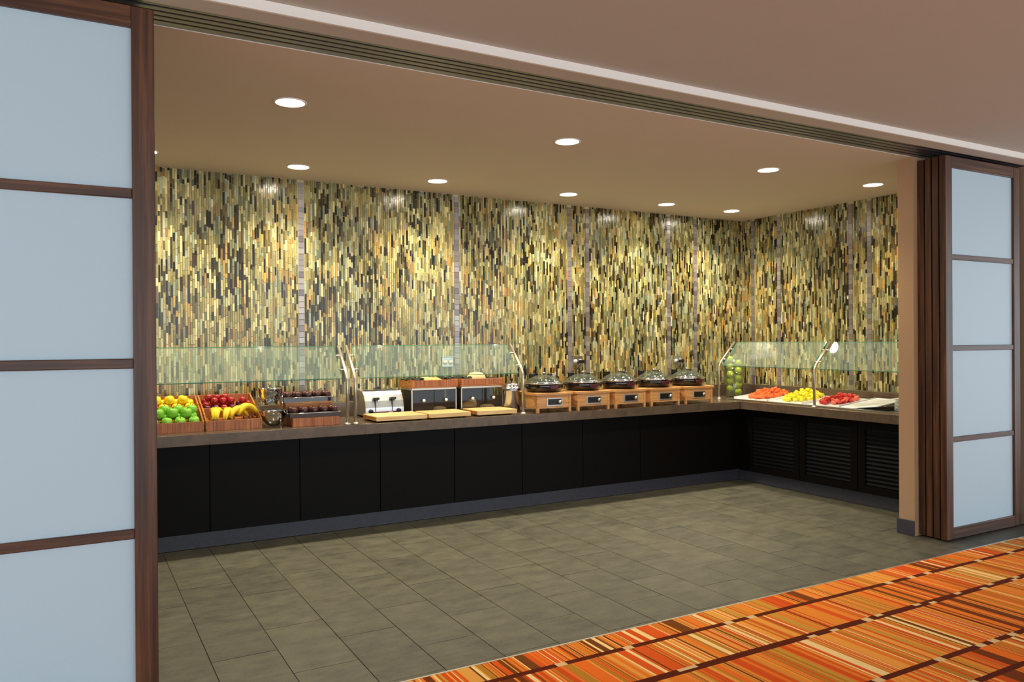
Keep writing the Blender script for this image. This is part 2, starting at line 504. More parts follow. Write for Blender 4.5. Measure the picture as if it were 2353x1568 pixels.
struct('baseboard_jamb', MB().box(jx - 0.014, jx, 3.893, 4.03, 0.0, 0.122, 0.002).box(jx - 0.014, XW, 4.03, 4.044, 0, 0.122, 0.002), 'base_tile', 'dark grey tile baseboard at the beige wall end', 'baseboard')
struct('baseboard_front', MB().box(7.03, 13, 3.60, 3.62, 0.0, 0.122, 0.002), 'base_tile', 'dark baseboard of the dining room wall', 'baseboard')

# mosaic ------------------------------------------------------------
PAL = [((30, 26, 18), 10), ((56, 48, 30), 8), ((96, 84, 52), 9), ((124, 116, 72), 15), ((152, 142, 92), 18),
       ((178, 168, 114), 16), ((208, 198, 146), 11), ((186, 150, 82), 6), ((150, 116, 66), 4), ((132, 138, 106), 9), ((162, 168, 142), 7), ((98, 106, 88), 5)]
PW = [w_ for _, w_ in PAL]
def hashv(i, j, s):
    return random.Random((i * 73856093) ^ (j * 19349663) ^ s).random()
def vnoise(x, y, s):
    i, j = math.floor(x), math.floor(y)
    fx, fy = x - i, y - j
    fx = fx * fx * (3 - 2 * fx); fy = fy * fy * (3 - 2 * fy)
    return ((hashv(i, j, s) * (1 - fx) + hashv(i + 1, j, s) * fx) * (1 - fy) + (hashv(i, j + 1, s) * (1 - fx) + hashv(i + 1, j + 1, s) * fx) * fy)
def stone_col(u, z, s):
    n_ = vnoise(u * 5, z * 2.2, s) - 0.5
    m_ = vnoise(u * 3 + 40, z * 1.6, s) - 0.5
    ws = list(PW)
    for q in (0, 1, 2): ws[q] *= max(0.25, 1 - 1.6 * n_)
    for q in (4, 5, 6): ws[q] *= max(0.25, 1 + 1.6 * n_)
    for q in (7, 8): ws[q] *= max(0.1, 1 + 3.0 * m_)
    for q in (9, 10, 11): ws[q] *= max(0.15, 1 - 2.2 * m_)
    col = rnd.choices(PAL, ws)[0][0]
    f_ = rnd.uniform(0.85, 1.15)
    cl = lin(*col)
    return tuple(min(1, v * f_) for v in cl[:3]) + (1.0,)

CP = 0.0188
def mosaic(wall, u0, u1, strips, place, score, seed):
    """place(u, d, z) -> world point; d = height above the wall"""
    z0, z1 = BS + 0.004, ZC - 0.002
    tiles = []
    sw = 0.027
    cols_ = []
    u = u0
    edges = sorted(strips)
    segs = []
    cur = u0
    for s in edges:
        segs.append((cur, s - sw - 0.001)); cur = s + sw + 0.001
    segs.append((cur, u1))
    for (p0, p1) in segs:
        n_ = max(1, round((p1 - p0) / CP))
        wd = (p1 - p0) / n_
        for i in range(n_):
            ua, ub = p0 + i * wd + 0.0009, p0 + (i + 1) * wd - 0.0009
            z = z0 - rnd.uniform(0, 0.1)
            while z < z1:
                ln = rnd.choice((0.04, 0.055, 0.07, 0.085, 0.1, 0.12, 0.14))
                za, zb = max(z0, z), min(z1, z + ln - 0.0018)
                if zb - za > 0.008:
                    tiles.append((ua, ub, za, zb))
                z += ln
    sc_ = sorted(range(len(tiles)), key=lambda q: -score(*tiles[q]))
    single = set(sc_[:300])
    verts, faces, cols2 = [], [], []
    def geo(t):
        ua, ub, za, zb = t
        d = rnd.uniform(0.004, 0.0075)
        tu, tz = rnd.uniform(-1, 1) * 0.00022, rnd.uniform(-1, 1) * 0.0006
        e = 0.0012
        front = [place(ua + e, d - tu - tz, za + e), place(ub - e, d + tu - tz, za + e), place(ub - e, d + tu + tz, zb - e), place(ua + e, d - tu + tz, zb - e)]
        back = [place(ua, 0.0, za), place(ub, 0.0, za), place(ub, 0.0, zb), place(ua, 0.0, zb)]
        return front + back
    FQ = [(0, 1, 2, 3), (0, 4, 5, 1), (1, 5, 6, 2), (2, 6, 7, 3), (3, 7, 4, 0)]
    for i, t in enumerate(tiles):
        cl = stone_col((t[0] + t[1]) / 2, (t[2] + t[3]) / 2, seed)
        g = geo(t)
        if i in single:
            ce = sum((Vector(q) for q in g), Vector()) / 8
            me = bpy.data.meshes.new('mosaic_tile')
            me.from_pydata([tuple(Vector(q) - ce) for q in g], [], FQ)
            at_ = me.attributes.new('stone', 'FLOAT_COLOR', 'POINT')
            at_.data.foreach_set('color', [v for _ in range(8) for v in cl])
            me.materials.append(MATS['mosaic_stone'])
            obj('mosaic_tile', me, wall, ce)
        else:
            k0 = len(verts)
            verts.extend(g)
            faces.extend([tuple(k0 + q for q in f) for f in FQ])
            cols2.extend(cl * 8)
    me = bpy.data.meshes.new('mosaic_field')
    me.from_pydata(verts, [], faces)
    at_ = me.attributes.new('stone', 'FLOAT_COLOR', 'POINT')
    at_.data.foreach_set('color', cols2)
    me.materials.append(MATS['mosaic_stone'])
    tag(obj('mosaic_field', me, wall), kind='stuff')
    # metal squares
    pitch = 0.0535
    n_ = int((z1 - z0) / pitch)
    A = Vector(place(0, 0, 0)); ud = Vector(place(1, 0, 0)) - A; nd = Vector(place(0, 1, 0)) - A
    h = 0.0252
    mb = MB()
    def P(u_, d_, z_): return tuple(ud * u_ + nd * d_ + Vector((0, 0, z_)))
    fr_ = [P(-h + .0015, .0065, -h + .0015), P(h - .0015, .0065, -h + .0015), P(h - .0015, .0065, h - .0015), P(-h + .0015, .0065, h - .0015)]
    bk_ = [P(-h, 0, -h), P(h, 0, -h), P(h, 0, h), P(-h, 0, h)]
    me = bpy.data.meshes.new('metal_tile')
    me.from_pydata(fr_ + bk_, [], FQ)
    me.materials.append(MATS['metal_square'])
    for s in strips:
        for i in range(n_ + 1):
            zc = z0 + h + 0.001 + i * pitch
            if zc + h > z1: break
            o_ = obj('metal_tile', me, wall, place(s, 0.0, zc))
            if wall is wb: o_.rotation_euler = (rnd.uniform(-.012, .012), 0, rnd.uniform(-.012, .012))
            else: o_.rotation_euler = (0, rnd.uniform(-.012, .012), rnd.uniform(-.012, .012))
def sc_back(ua, ub, za, zb):
    x = (ua + ub) / 2
    if x < 0.62: return -1
    v = Vector((x, YW, (za + zb) / 2 - CAM_H))
    return (ub - ua) * (zb - za) * abs(v.y) / v.length ** 3
def sc_right(ua, ub, za, zb):
    y = (ua + ub) / 2
    if y < 4.95: return -1
    v = Vector((XW, y, (za + zb) / 2 - CAM_H))
    return (ub - ua) * (zb - za) * abs(v.x) / v.length ** 3
mosaic(wb, XL + 0.6, XW - 0.008, [1.809, 3.346, 4.686, 4.919, 6.067, 6.475], lambda u, d, z: (u, YW - d, z), sc_back, 11)
mosaic(wr, 4.03, YW - 0.008, [5.274, 5.498, 6.467, 6.87], lambda u, d, z: (XW - d, u, z), sc_right, 23)

# ------------------------------------------------------------------ sliding doors
def sliding_door(name, x0, width, y0, label, th=0.05):
    d = thing(name, label, 'door', (x0, y0, 0))
    d['kind'] = 'structure'
    z0, z1 = 0.012, 3.012
    st = 0.088
    def frame(nm, xa, xb, za, zb, mt, dep=th):
        MB().box(xa, xb, 0.0 if dep == th else (th - dep) / 2, dep if dep == th else (th + dep) / 2, za, zb, 0.0035, 2).build(nm, mt, d)
    frame('stile', 0, st, z0, z1, 'walnut_v')
    frame('stile', width - st, width, z0, z1, 'walnut_v')
    frame('rail', st, width - st, z1 - 0.09, z1, 'walnut_h')
    frame('rail', st, width - st, z0, 0.098, 'walnut_h')
    zs = [0.098, 0.785, 1.508, 2.224, z1 - 0.09]
    for zc in (0.79, 1.508, 2.224):
        frame('muntin', st, width - st, zc - 0.021, zc + 0.021, 'walnut_h', 0.04)
    edges = [0.098, 0.769, 0.811, 1.487, 1.529, 2.203, 2.245, z1 - 0.09]
    for i in range(4):
        MB().box(st - 0.01, width - st + 0.01, th / 2 - 0.005, th / 2 + 0.005, edges[2 * i] - 0.004, edges[2 * i + 1] + 0.004).build('pane', 'frosted_glass', d)
    return d
DW = 1.04
sliding_door('door_1', 0.32 - DW, DW, DP, 'walnut framed frosted glass sliding door beside the fruit crates')
for i in range(1, 4):
    sliding_door('door_%d' % (i + 1), 0.30 - 0.012 * i - DW, DW, DP + 0.0625 * i, 'walnut frosted sliding door hidden behind the one at the fruit crates')
sliding_door('door_5', 5.925, DW, DP, 'foremost frosted sliding door of the stack at the beige wall end')
for i in range(1, 4):
    sliding_door('door_%d' % (i + 5), 5.925 + 0.004 * i, DW, DP + 0.0625 * i,
                 ['second sliding door of the stack at the beige wall end', 'third sliding door of the stack at the beige wall end',
                  'rearmost sliding door of the stack, touching the beige wall end'][i - 1])

# ------------------------------------------------------------------ downlights
def downlight(x, y, label, group, watts):
    t = thing('downlight', label, 'ceiling light', (x, y, ZC), 0, group)
    MB().lathe([(0.098, 0.0), (0.098, -0.004), (0.09, -0.007), (0.082, -0.004), (0.08, 0.0)], 32).build('trim_ring', 'white_trim', t)
    MB().lathe([(0.0, -0.003), (0.081, -0.003)], 32, smooth=False).build('lens', 'lamp_glow', t)
    ld = bpy.data.lights.new('downlight_lamp', 'SPOT')
    ld.energy = watts
    ld.color = LAMP_COL
    ld.spot_size = math.radians(125)
    ld.spot_blend = 0.7
    ld.shadow_soft_size = 0.06
    lo = bpy.data.objects.new('downlight_lamp', ld)
    COL.objects.link(lo)
    lo.parent = t
    lo.location = (0, 0, -0.02)
G1, G2 = 'downlights above the counters', 'downlights along the door track'
for x in (0.50, 1.656, 2.91, 4.328, 5.588, 6.541):
    downlight(x, 6.52, 'round recessed downlight in the row above the long buffet counter', G1, LAMP_W)
for x in (1.167, 3.166, 5.227, 6.619):
    downlight(x, 4.78, 'round recessed downlight in the row near the sliding door track', G2, LAMP_W2)

# ------------------------------------------------------------------ counters
ct = thing('countertop', 'long brown stone countertop along the back mosaic wall', 'countertop')
MB().box(XL + 0.01, 6.418, YF, YW - 0.009, CB, CT, 0.003, 2).build('slab', 'counter_stone', ct)
struct('trim_4', MB().box(XL + 0.01, XW - 0.002, YW - 0.022, YW, CT, BS, 0.002), 'counter_stone', 'brown stone backsplash strip along the back mosaic wall', 'backsplash')
ct2 = thing('countertop', 'short brown stone countertop along the right mosaic wall', 'countertop')
MB().box(6.422, XW - 0.009, 4.05, YW - 0.009, CB, CT, 0.003, 2).build('slab', 'counter_stone', ct2)
struct('trim_5', MB().box(XW - 0.022, XW, 4.05, YW - 0.023, CT, BS, 0.002), 'counter_stone', 'brown stone backsplash strip along the right mosaic wall', 'backsplash')
struct('baseboard_back', MB().box(XL, XK + 0.09, YK + 0.07, YK + 0.1, 0.0, 0.13, 0.002), 'kick_tile', 'blue grey tile kick under the long row of cabinets', 'baseboard')
struct('baseboard_right', MB().box(XK + 0.07, XK + 0.1, 4.05, YK + 0.07, 0.0, 0.13, 0.002), 'kick_tile', 'blue grey tile kick under the louvered cabinets', 'baseboard')

def base_cabinet(x0, x1, where):
    t = thing('base_cabinet', 'dark espresso flat front base cabinet ' + where, 'cabinet', (x0, YK, 0), 0, 'flat front base cabinets')
    w_ = x1 - x0
    MB().box(0.001, w_ - 0.001, 0.02, YW - YK - 0.02, 0.13, CB - 0.001).build('body', 'espresso_gap', t)
    MB().box(0.003, w_ - 0.003, 0.0, 0.019, 0.132, CB - 0.008, 0.0015).build('door', 'espresso', t)
xs = [0.23, 0.93, 1.62, 2.305, 3.006, 3.707, 4.402, 5.118, 5.80, 6.49]
wh = ['below the green apples', 'below the bananas', 'below the berry cups', 'below the chrome toaster', 'below the bread case beside the urn',
      'below the chafing pan beside the urn', 'below the middle chafing pan', 'below the fourth chafing pan from the urn', 'in the inner corner of the counters']
for x0, x1, q in zip(xs, xs[1:], wh): base_cabinet(x0, x1, q)
def louver_cabinet(y0, y1, label):
    t = thing('louvered_cabinet', label, 'cabinet', (XK, y0, 0))
    w_ = y1 - y0
    MB().box(0.03, XW - XK - 0.02, 0.001, w_ - 0.001, 0.13, CB - 0.001).build('body', 'espresso_gap', t)
    d = 0.075
    f = MB()
    f.box(0.0, 0.028, 0.002, d, 0.132, CB - 0.008)
    f.box(0.0, 0.028, w_ - d, w_ - 0.002, 0.132, CB - 0.008)
    f.box(0.0, 0.028, d, w_ - d, 0.132, 0.205)
    f.box(0.0, 0.028, d, w_ - d, 0.735, CB - 0.008)
    fo = f.build('door', 'espresso', t)
    me = MB().prism([(0.004, -0.008), (0.008, -0.010), (0.026, 0.016), (0.022, 0.018)], 'y', d, w_ - d).mesh('louver_slat', 'louver_black')
    n_ = 13
    for i in range(n_):
        obj('louver_slat', me, fo, (0, 0, 0.222 + i * (0.735 - 0.222) / n_))
louver_cabinet(5.56, 6.27, 'louvered dark cabinet in the inner corner below the melon dish')
louver_cabinet(4.876, 5.556, 'louvered dark cabinet between two louvered cabinets, below the strawberries')
louver_cabinet(4.192, 4.872, 'louvered dark cabinet beside the beige wall end, below the plates')
MB_f = MB().box(XK + 0.004, XK + 0.03, 6.274, YK, 0.13, CB - 0.002)
tag(MB_f.build('corner_filler', 'espresso'), 'narrow dark filler panel in the inner corner of the cabinets', 'panel')

# ------------------------------------------------------------------ sneeze guards
def guard_post(p, top, brs):
    """brs: list of bracket directions"""
    mb = MB()
    x, y = p; tx, ty = top
    mb.lathe([(0.0, 0), (0.03, 0), (0.03, 0.008), (0.018, 0.02), (0.0, 0.02)], 16, x, y, CT)
    mb.tube([(x, y, CT + 0.005), (x, y, 1.26), (x + (tx - x) * .03, y + (ty - y) * .03, 1.285), (x + (tx - x) * .12, y + (ty - y) * .12, 1.325), (tx, ty, 1.55)], 0.0135, 12)
    for f_ in (0.22, 0.68):
        q = Vector((x + (tx - x) * f_, y + (ty - y) * f_, 1.30 + 0.25 * f_))
        for dv in brs:
            mb.tube([q, q + Vector(dv) * 0.046], 0.008, 8)
    return mb
def glass_pane(pa, pb, lean, z0=1.283, z1=1.55):
    """pane from pa to pb (x,y at its foot), leaning by vector lean at the top"""
    bm_ = MB()
    A = [Vector((pa[0], pa[1], z0)), Vector((pb[0], pb[1], z0))]
    Lv = Vector((lean[0], lean[1], z1 - z0))
    along = (A[1] - A[0]).normalized()
    nn = along.cross(Lv.normalized()) * 0.005
    vv = []
    for s in (-1, 1):
        vv += [A[0] + nn * s, A[1] + nn * s, A[1] + Lv + nn * s, A[0] + Lv + nn * s]
    V = [bm_.bm.verts.new(q) for q in vv]
    for i, q in enumerate(((0, 1, 2, 3), (4, 7, 6, 5), (0, 4, 5, 1), (1, 5, 6, 2), (2, 6, 7, 3), (3, 7, 4, 0))):
        f_ = bm_.bm.faces.new([V[j] for j in q]); f_.material_index = 0 if i < 2 else 1
    return bm_
YG, LG = 6.335, 0.245
sg = thing('sneeze_guard', 'slanted glass sneeze guard over the fruit crates and cups', 'sneeze guard')
glass_pane((-0.6, YG + 0.005), (1.955, YG + 0.005), (0, LG)).build('glass_pane', ['guard_glass', 'glass_edge'], sg)
guard_post((2.0, YG), (2.0, YG + LG), [(-1, 0, 0)]).build('post', 'satin_steel', sg)
sg = thing('sneeze_guard', 'slanted glass sneeze guard over the toaster and bread cases', 'sneeze guard')
glass_pane((2.115, YG + 0.005), (3.64, YG + 0.005), (0, LG)).build('glass_pane', ['guard_glass', 'glass_edge'], sg)
guard_post((2.068, YG), (2.068, YG + LG), [(1, 0, 0)]).build('post', 'satin_steel', sg)
guard_post((3.685, YG), (3.685, YG + LG), [(-1, 0, 0)]).build('post', 'satin_steel', sg)
XG = 6.475
sg = thing('sneeze_guard', 'slanted glass sneeze guard over the melon and pineapple dishes', 'sneeze guard')
glass_pane((XG + 0.005, 5.39), (XG + 0.005, 6.62), (LG, 0)).build('glass_pane', ['guard_glass', 'glass_edge'], sg)
guard_post((XG, 6.665), (XG + LG, 6.665), [(0, -1, 0)]).build('post', 'satin_steel', sg)
guard_post((XG, 5.345), (XG + LG, 5.345), [(0, 1, 0), (0, -1, 0)]).build('post', 'satin_steel', sg)
sg = thing('sneeze_guard', 'slanted glass sneeze guard over the white dish and plates', 'sneeze guard')
glass_pane((XG + 0.005, 4.12), (XG + 0.005, 5.30), (LG, 0)).build('glass_pane', ['guard_glass', 'glass_edge'], sg)
guard_post((XG, 4.09), (XG + LG, 4.09), [(0, 1, 0)]).build('post', 'satin_steel', sg)

# ------------------------------------------------------------------ fruit
def apple_meshes(name, mat, r):
    prof = [(0.0, 0.08), (0.18, 0.0), (0.42, 0.02), (0.72, 0.28), (0.94, 0.68), (1.0, 1.05), (0.94, 1.42), (0.74, 1.72), (0.45, 1.82), (0.2, 1.74), (0.0, 1.52)]
    body = MB().lathe([(q * r, z * r) for q, z in prof], 18).mesh(name, mat)
    stem = MB().tube([(0, 0, 1.5 * r), (0.04 * r, 0, 1.8 * r), (0.14 * r, 0.05 * r, 2.05 * r)], 0.06 * r, 6).mesh('stem', 'stem_brown')
    return body, stem, r
def put_fruit(kit, name, label, group, cat, centre, tilt=0.35):
    body, stem, r = kit
    o = obj(name, body)
    rot = Matrix.Rotation(rnd.uniform(0, 2 * PI), 4, 'Z') @ Matrix.Rotation(rnd.uniform(-tilt, tilt), 4, 'X') @ Matrix.Rotation(rnd.uniform(-tilt, tilt), 4, 'Y')
    o.matrix_world = Matrix.Translation(centre) @ rot @ Matrix.Translation((0, 0, -0.92 * r))
    tag(o, label, cat, group)
    if stem: obj('stem', stem, o)
    return o

# stepped crates: side boards slope from the low front tray to the raised rear tray
CW, CY = 0.425, 6.452
def fruit_crate(x0, label):
    t = thing('fruit_crate', label, 'crate', (x0, CY, CT))
    th = 0.012
    prof = [(0.0, 0.0), (0.46, 0.0), (0.46, 0.255), (0.212, 0.165), (0.2, 0.165), (0.0, 0.08)]
    for xa in (0, CW - th):
        MB().prism(prof, 'x', xa, xa + th).build('side_board', 'bamboo_side', t)
    MB().box(th, CW - th, 0.0, th, 0.0, 0.08, 0.001).build('front_board', 'bamboo', t)
    MB().box(th, CW - th, 0.2, 0.212, 0.0, 0.165, 0.001).build('divider', 'bamboo', t)
    MB().box(th, CW - th, 0.448, 0.46, 0.0, 0.255, 0.001).build('back_board', 'bamboo', t)
    MB().prism([(th, 0.012), (0.2, 0.075), (0.2, 0.083), (th, 0.02)], 'x', th, CW - th).build('tray_floor', 'bamboo_side', t)
    MB().prism([(0.212, 0.10), (0.448, 0.185), (0.448, 0.193), (0.212, 0.108)], 'x', th, CW - th).build('tray_floor', 'bamboo_side', t)
    return t
X1, X2 = 0.475, 0.910
fruit_crate(X1, 'stepped bamboo crate holding green and yellow apples')
fruit_crate(X2, 'stepped bamboo crate holding bananas below red fruit')
def floor_front(y): return CT + 0.02 + (y - CY - 0.012) * 0.335
def floor_rear(y): return CT + 0.108 + (y - CY - 0.212) * 0.36
ga = apple_meshes('green_apple', 'green_apple', 0.041)
GL = 'shiny green apple in the front tray of the crate, before the yellow apples'
for i in range(4):
    put_fruit(ga, 'green_apple', GL, 'green apples in the crate', 'apple', Vector((X1 + 0.062 + i * 0.098 + (0.004 if i % 2 else 0), CY + 0.06, floor_front(CY + 0.06) + 0.043)))
for i in range(4):
    put_fruit(ga, 'green_apple', GL, 'green apples in the crate', 'apple', Vector((X1 + 0.064 + i * 0.097, CY + 0.146, floor_front(CY + 0.146) + 0.044)))
for i, (dx, dy) in enumerate(((0.11, 0.095), (0.208, 0.103), (0.305, 0.098), (0.353, 0.150), (0.16, 0.152), (0.255, 0.153))):
    put_fruit(ga, 'green_apple', GL, 'green apples in the crate', 'apple', Vector((X1 + dx, CY + dy, floor_front(CY + dy) + 0.098)))
ya = apple_meshes('yellow_apple', 'yellow_apple', 0.039)
YL = 'golden yellow apple in the raised rear tray behind the green apples'
for r_ in range(2):
    for i in range(4):
        yy = CY + 0.268 + r_ * 0.085
        put_fruit(ya, 'yellow_apple', YL, 'yellow apples in the crate', 'apple', Vector((X1 + 0.066 + i * 0.096, yy, floor_rear(yy) + 0.042)))
for i in range(3):
    yy = CY + 0.305
    put_fruit(ya, 'yellow_apple', YL, 'yellow apples in the crate', 'apple', Vector((X1 + 0.112 + i * 0.097, yy, floor_rear(yy) + 0.09)))
ra = apple_meshes('red_apple', 'red_apple', 0.03)
pl = apple_meshes('plum', 'plum', 0.03)
RL, PL_ = 'bright red fruit in the raised rear tray behind the bananas', 'dark purple plum in the raised rear tray behind the bananas'
for r_ in range(3):
    for i in range(6):
        if r_ == 2 and i > 3: continue
        yy = CY + 0.252 + r_ * 0.066
        dark = (r_ == 0 and i in (0, 1, 4)) or (r_ == 1 and i == 4) or (r_ == 0 and i == 3)
        put_fruit(pl if dark else ra, 'plum' if dark else 'red_apple', PL_ if dark else RL, 'plums in the crate' if dark else 'red fruit in the crate', 'plum' if dark else 'apple',
                  Vector((X2 + 0.05 + i * 0.064, yy, floor_rear(yy) + 0.032)))
for dx, dy in ((0.075, 0.36), (0.14, 0.355), (0.2, 0.36), (0.11, 0.29), (0.175, 0.287), (0.24, 0.29), (0.33, 0.285)):
    yy = CY + dy
    put_fruit(ra, 'red_apple', RL, 'red fruit in the crate', 'apple', Vector((X2 + dx, yy, floor_rear(yy) + 0.076)))

def banana_path(L, bend, n=9):
    return [Vector((L * (t - 0.5), 0, bend * (1 - (2 * t - 1) ** 2))) for t in [i / (n - 1) for i in range(n)]]
def banana_bunch(x, y, z, rz, nb, label):
    t = thing('banana_bunch', label, 'bananas', (x, y, z), rz)
    for i in range(nb):
        off = (i - (nb - 1) / 2)
        pth = banana_path(0.17, 0.07)
        R = Matrix.Rotation(off * 0.22, 3, 'Z') @ Matrix.Rotation(off * 0.25, 3, 'X')
        pth = [R @ q + Vector((0, off * 0.036, 0.018)) for q in pth]
        rr = [0.007, 0.015, 0.0205, 0.022, 0.0225, 0.022, 0.0205, 0.015, 0.007]
        b_ = MB().tube(pth, rr, 8).build('banana', 'banana_skin', t)
        MB().tube([pth[-1], pth[-1] + (pth[-1] - pth[-2]) * 0.6], 0.0055, 6).build('tip', 'banana_tip', b_)
        MB().tube([pth[0], pth[0] + (pth[0] - pth[1]) * 0.35], 0.006, 6).build('tip', 'banana_tip', b_)
BZ = CT + 0.07
banana_bunch(X2 + 0.09, CY + 0.10, BZ, 1.35, 3, 'upright yellow banana bunch at the crate end next to the green apples')
banana_bunch(X2 + 0.18, CY + 0.10, BZ - 0.005, 1.15, 2, 'yellow banana bunch second from the green apples')
banana_bunch(X2 + 0.258, CY + 0.105, BZ + 0.004, 0.6, 2, 'yellow banana bunch lying sideways second from the steel bowls')
banana_bunch(X2 + 0.322, CY + 0.12, BZ + 0.022, 0.5, 3, 'yellow banana bunch heaped at the crate end next to the steel bowls')

# ------------------------------------------------------------------ steel bowls on a wire stand
bs = thing('bowl_stand', 'two tier chrome wire stand carrying the steel bowls', 'stand', (1.433, 6.55, CT))
def ring(mb, r, z, cy, rad=0.004, n=28):
    pts = [(r * math.cos(2 * PI * i / n), cy + r * math.sin(2 * PI * i / n), z) for i in range(n + 1)]
    mb.tube(pts, rad, 6, caps=False)
mb = MB(); ring(mb, 0.093, 0.108, -0.05); mb.build('lower_ring', 'chrome', bs)
mb = MB(); ring(mb, 0.093, 0.278, 0.06); mb.build('upper_ring', 'chrome', bs)
mb = MB()
mb.lathe([(0, 0), (0.011, 0), (0.011, 0.006), (0.005, 0.012), (0.005, 0.014)], 10, 0.04, -0.135, 0)
mb.tube([(0.04, -0.135, 0.004), (0.04, -0.135, 0.108)], 0.005, 8)
mb.build('front_leg', 'chrome', bs)
for sx_ in (-1, 1):
    MB().tube([(sx_ * 0.093, 0.03, 0.003), (sx_ * 0.093, 0.03, 0.108), (sx_ * 0.093, 0.05, 0.278)], 0.005, 8).build('upright', 'chrome', bs)
MB().tube([(-0.093, 0.03, 0.108), (-0.093, -0.05, 0.108)], 0.004, 6).tube([(0.093, 0.03, 0.108), (0.093, -0.05, 0.108)], 0.004, 6).build('arm', 'chrome', bs)
def bowl(loc, label):
    r = 0.102
    pr = [(0.0, -0.095), (0.035, -0.095), (0.06, -0.08), (0.085, -0.045), (0.0965, -0.004), (0.104, 0.028), (0.108, 0.03), (0.106, 0.033), (0.1, 0.03), (0.092, -0.004), (0.081, -0.042), (0.056, -0.076), (0.03, -0.09), (0.0, -0.09)]
    o = MB().lathe(pr, 28).build('steel_bowl', 'chrome')
    o.location = loc
    tag(o, label, 'bowl')
    return o
bowl((1.433, 6.50, CT + 0.108), 'shiny steel bowl in the lower ring of the wire stand')
bowl((1.433, 6.61, CT + 0.278), 'shiny steel bowl in the upper ring of the wire stand')

# ------------------------------------------------------------------ stepped riser, trays and berry cups
rs = thing('display_riser', 'stepped bamboo riser block under the trays of berry cups', 'riser', (1.56, 6.375, CT))
MB().box(0, 0.385, 0, 0.2, 0, 0.072, 0.002).build('lower_step', 'bamboo', rs)
MB().box(-0.01, 0.385, 0.202, 0.42, 0, 0.185, 0.002).build('upper_step', 'bamboo_side', rs)
def cup_tray(loc, label):
    t = thing('cup_tray', label, 'tray', loc)
    MB().box(-0.02, 0.395, 0.01, 0.19, 0.0, 0.006).box(-0.02, -0.014, 0.01, 0.19, 0.006, 0.034).box(0.389, 0.395, 0.01, 0.19, 0.006, 0.034) \
        .box(-0.014, 0.389, 0.01, 0.016, 0.006, 0.034).box(-0.014, 0.389, 0.184, 0.19, 0.006, 0.034).build('pan', 'black_enamel', t)
    rim = [(-0.03, 0.03, 0.037), (-0.03, 0.17, 0.037), (-0.01, 0.198, 0.037), (0.385, 0.198, 0.037), (0.405, 0.17, 0.037), (0.405, 0.03, 0.037), (0.385, 0.002, 0.037), (-0.01, 0.002, 0.037), (-0.03, 0.03, 0.037)]
    MB().tube(rim, 0.005, 8).build('rim', 'chrome', t)
cup_tray((1.56, 6.378, CT + 0.072), 'dark tray with steel rim on the lower step, full of berry cups')
cup_tray((1.56, 6.585, CT + 0.185), 'dark tray with steel rim on the upper step, full of berry cups')
cup_me = MB().lathe([(0, 0), (0.026, 0), (0.034, 0.056), (0.036, 0.058), (0.033, 0.058), (0.031, 0.05)], 14).mesh('berry_cup', 'clear_glass')
fill_me = MB().lathe([(0, 0.003), (0.0245, 0.003), (0.0322, 0.054), (0.026, 0.072), (0.012, 0.08), (0, 0.078)], 12).mesh('filling', 'cup_berry')
for step, (ty, tz, lab) in enumerate(((6.378, CT + 0.078, 'clear cup of dark berry filling in the tray on the lower step'), (6.585, CT + 0.191, 'clear cup of dark berry filling in the tray on the upper step'))):
    for r_ in range(2):
        for i in range(5):
            o = obj('berry_cup', cup_me, None, (1.585 + i * 0.0835, ty + 0.058 + r_ * 0.084, tz))
            tag(o, lab, 'cup', 'berry cups on the lower step' if step == 0 else 'berry cups on the upper step')
            f_ = obj('filling', fill_me, o)
            f_.rotation_euler = (0, 0, rnd.uniform(0, 6))

# ------------------------------------------------------------------ toaster
tt = thing('toaster', 'wide chrome toaster behind a cutting board', 'toaster', (2.30, 6.76, CT))
TWd = 0.365
prof = [(0.02, 0.02), (0.0, 0.035), (0.002, 0.09), (0.02, 0.15), (0.05, 0.2), (0.085, 0.232), (0.23, 0.24), (0.25, 0.22), (0.255, 0.02)]
mb = MB(); mb.prism(prof, 'x', 0.012, TWd - 0.012); mb.build('body', 'toaster_steel', tt)
for xa in (0, TWd - 0.013):
    mb = MB(); mb.prism([(y * 1.02 - 0.004, z * 1.02 - 0.002) for y, z in prof], 'x', xa, xa + 0.013); mb.build('end_cap', 'satin_steel', tt)
for xa in (0.03, TWd - 0.03):
    for ya_ in (0.04, 0.22):
        MB().lathe([(0, 0), (0.013, 0), (0.013, 0.02), (0, 0.02)], 10, xa, ya_, 0).build('foot', 'black_plastic', tt)
for xa in (0.095, 0.255):
    MB().box(xa - 0.003, xa + 0.003, -0.003, 0.045, 0.05, 0.17).build('lever_slot', 'black_plastic', tt)
    MB().box(xa - 0.02, xa + 0.035, -0.012, 0.03, 0.16, 0.182, 0.005, 2).build('lever', 'black_plastic', tt)
MB().box(0.06, TWd - 0.06, -0.006, 0.004, 0.03, 0.055, 0.002).build('control_strip', 'dark_red_panel', tt)
for xa in (0.05, TWd - 0.05):
    o = MB().lathe([(0, 0), (0.021, 0), (0.019, 0.018), (0, 0.02)], 16).build('knob', 'black_plastic', tt, (xa, 0.002, 0.058))
    o.rotation_euler = (PI / 2, 0, 0)
MB().box(0.215, 0.255, -0.009, -0.004, 0.036, 0.05).build('button', 'white_ceramic', tt)
for ya_ in (0.10, 0.15):
    for xa in (0.03, 0.19):
        MB().box(xa, xa + 0.14, ya_, ya_ + 0.02, 0.2385, 0.2415).build('bread_slot', 'black_plastic', tt)

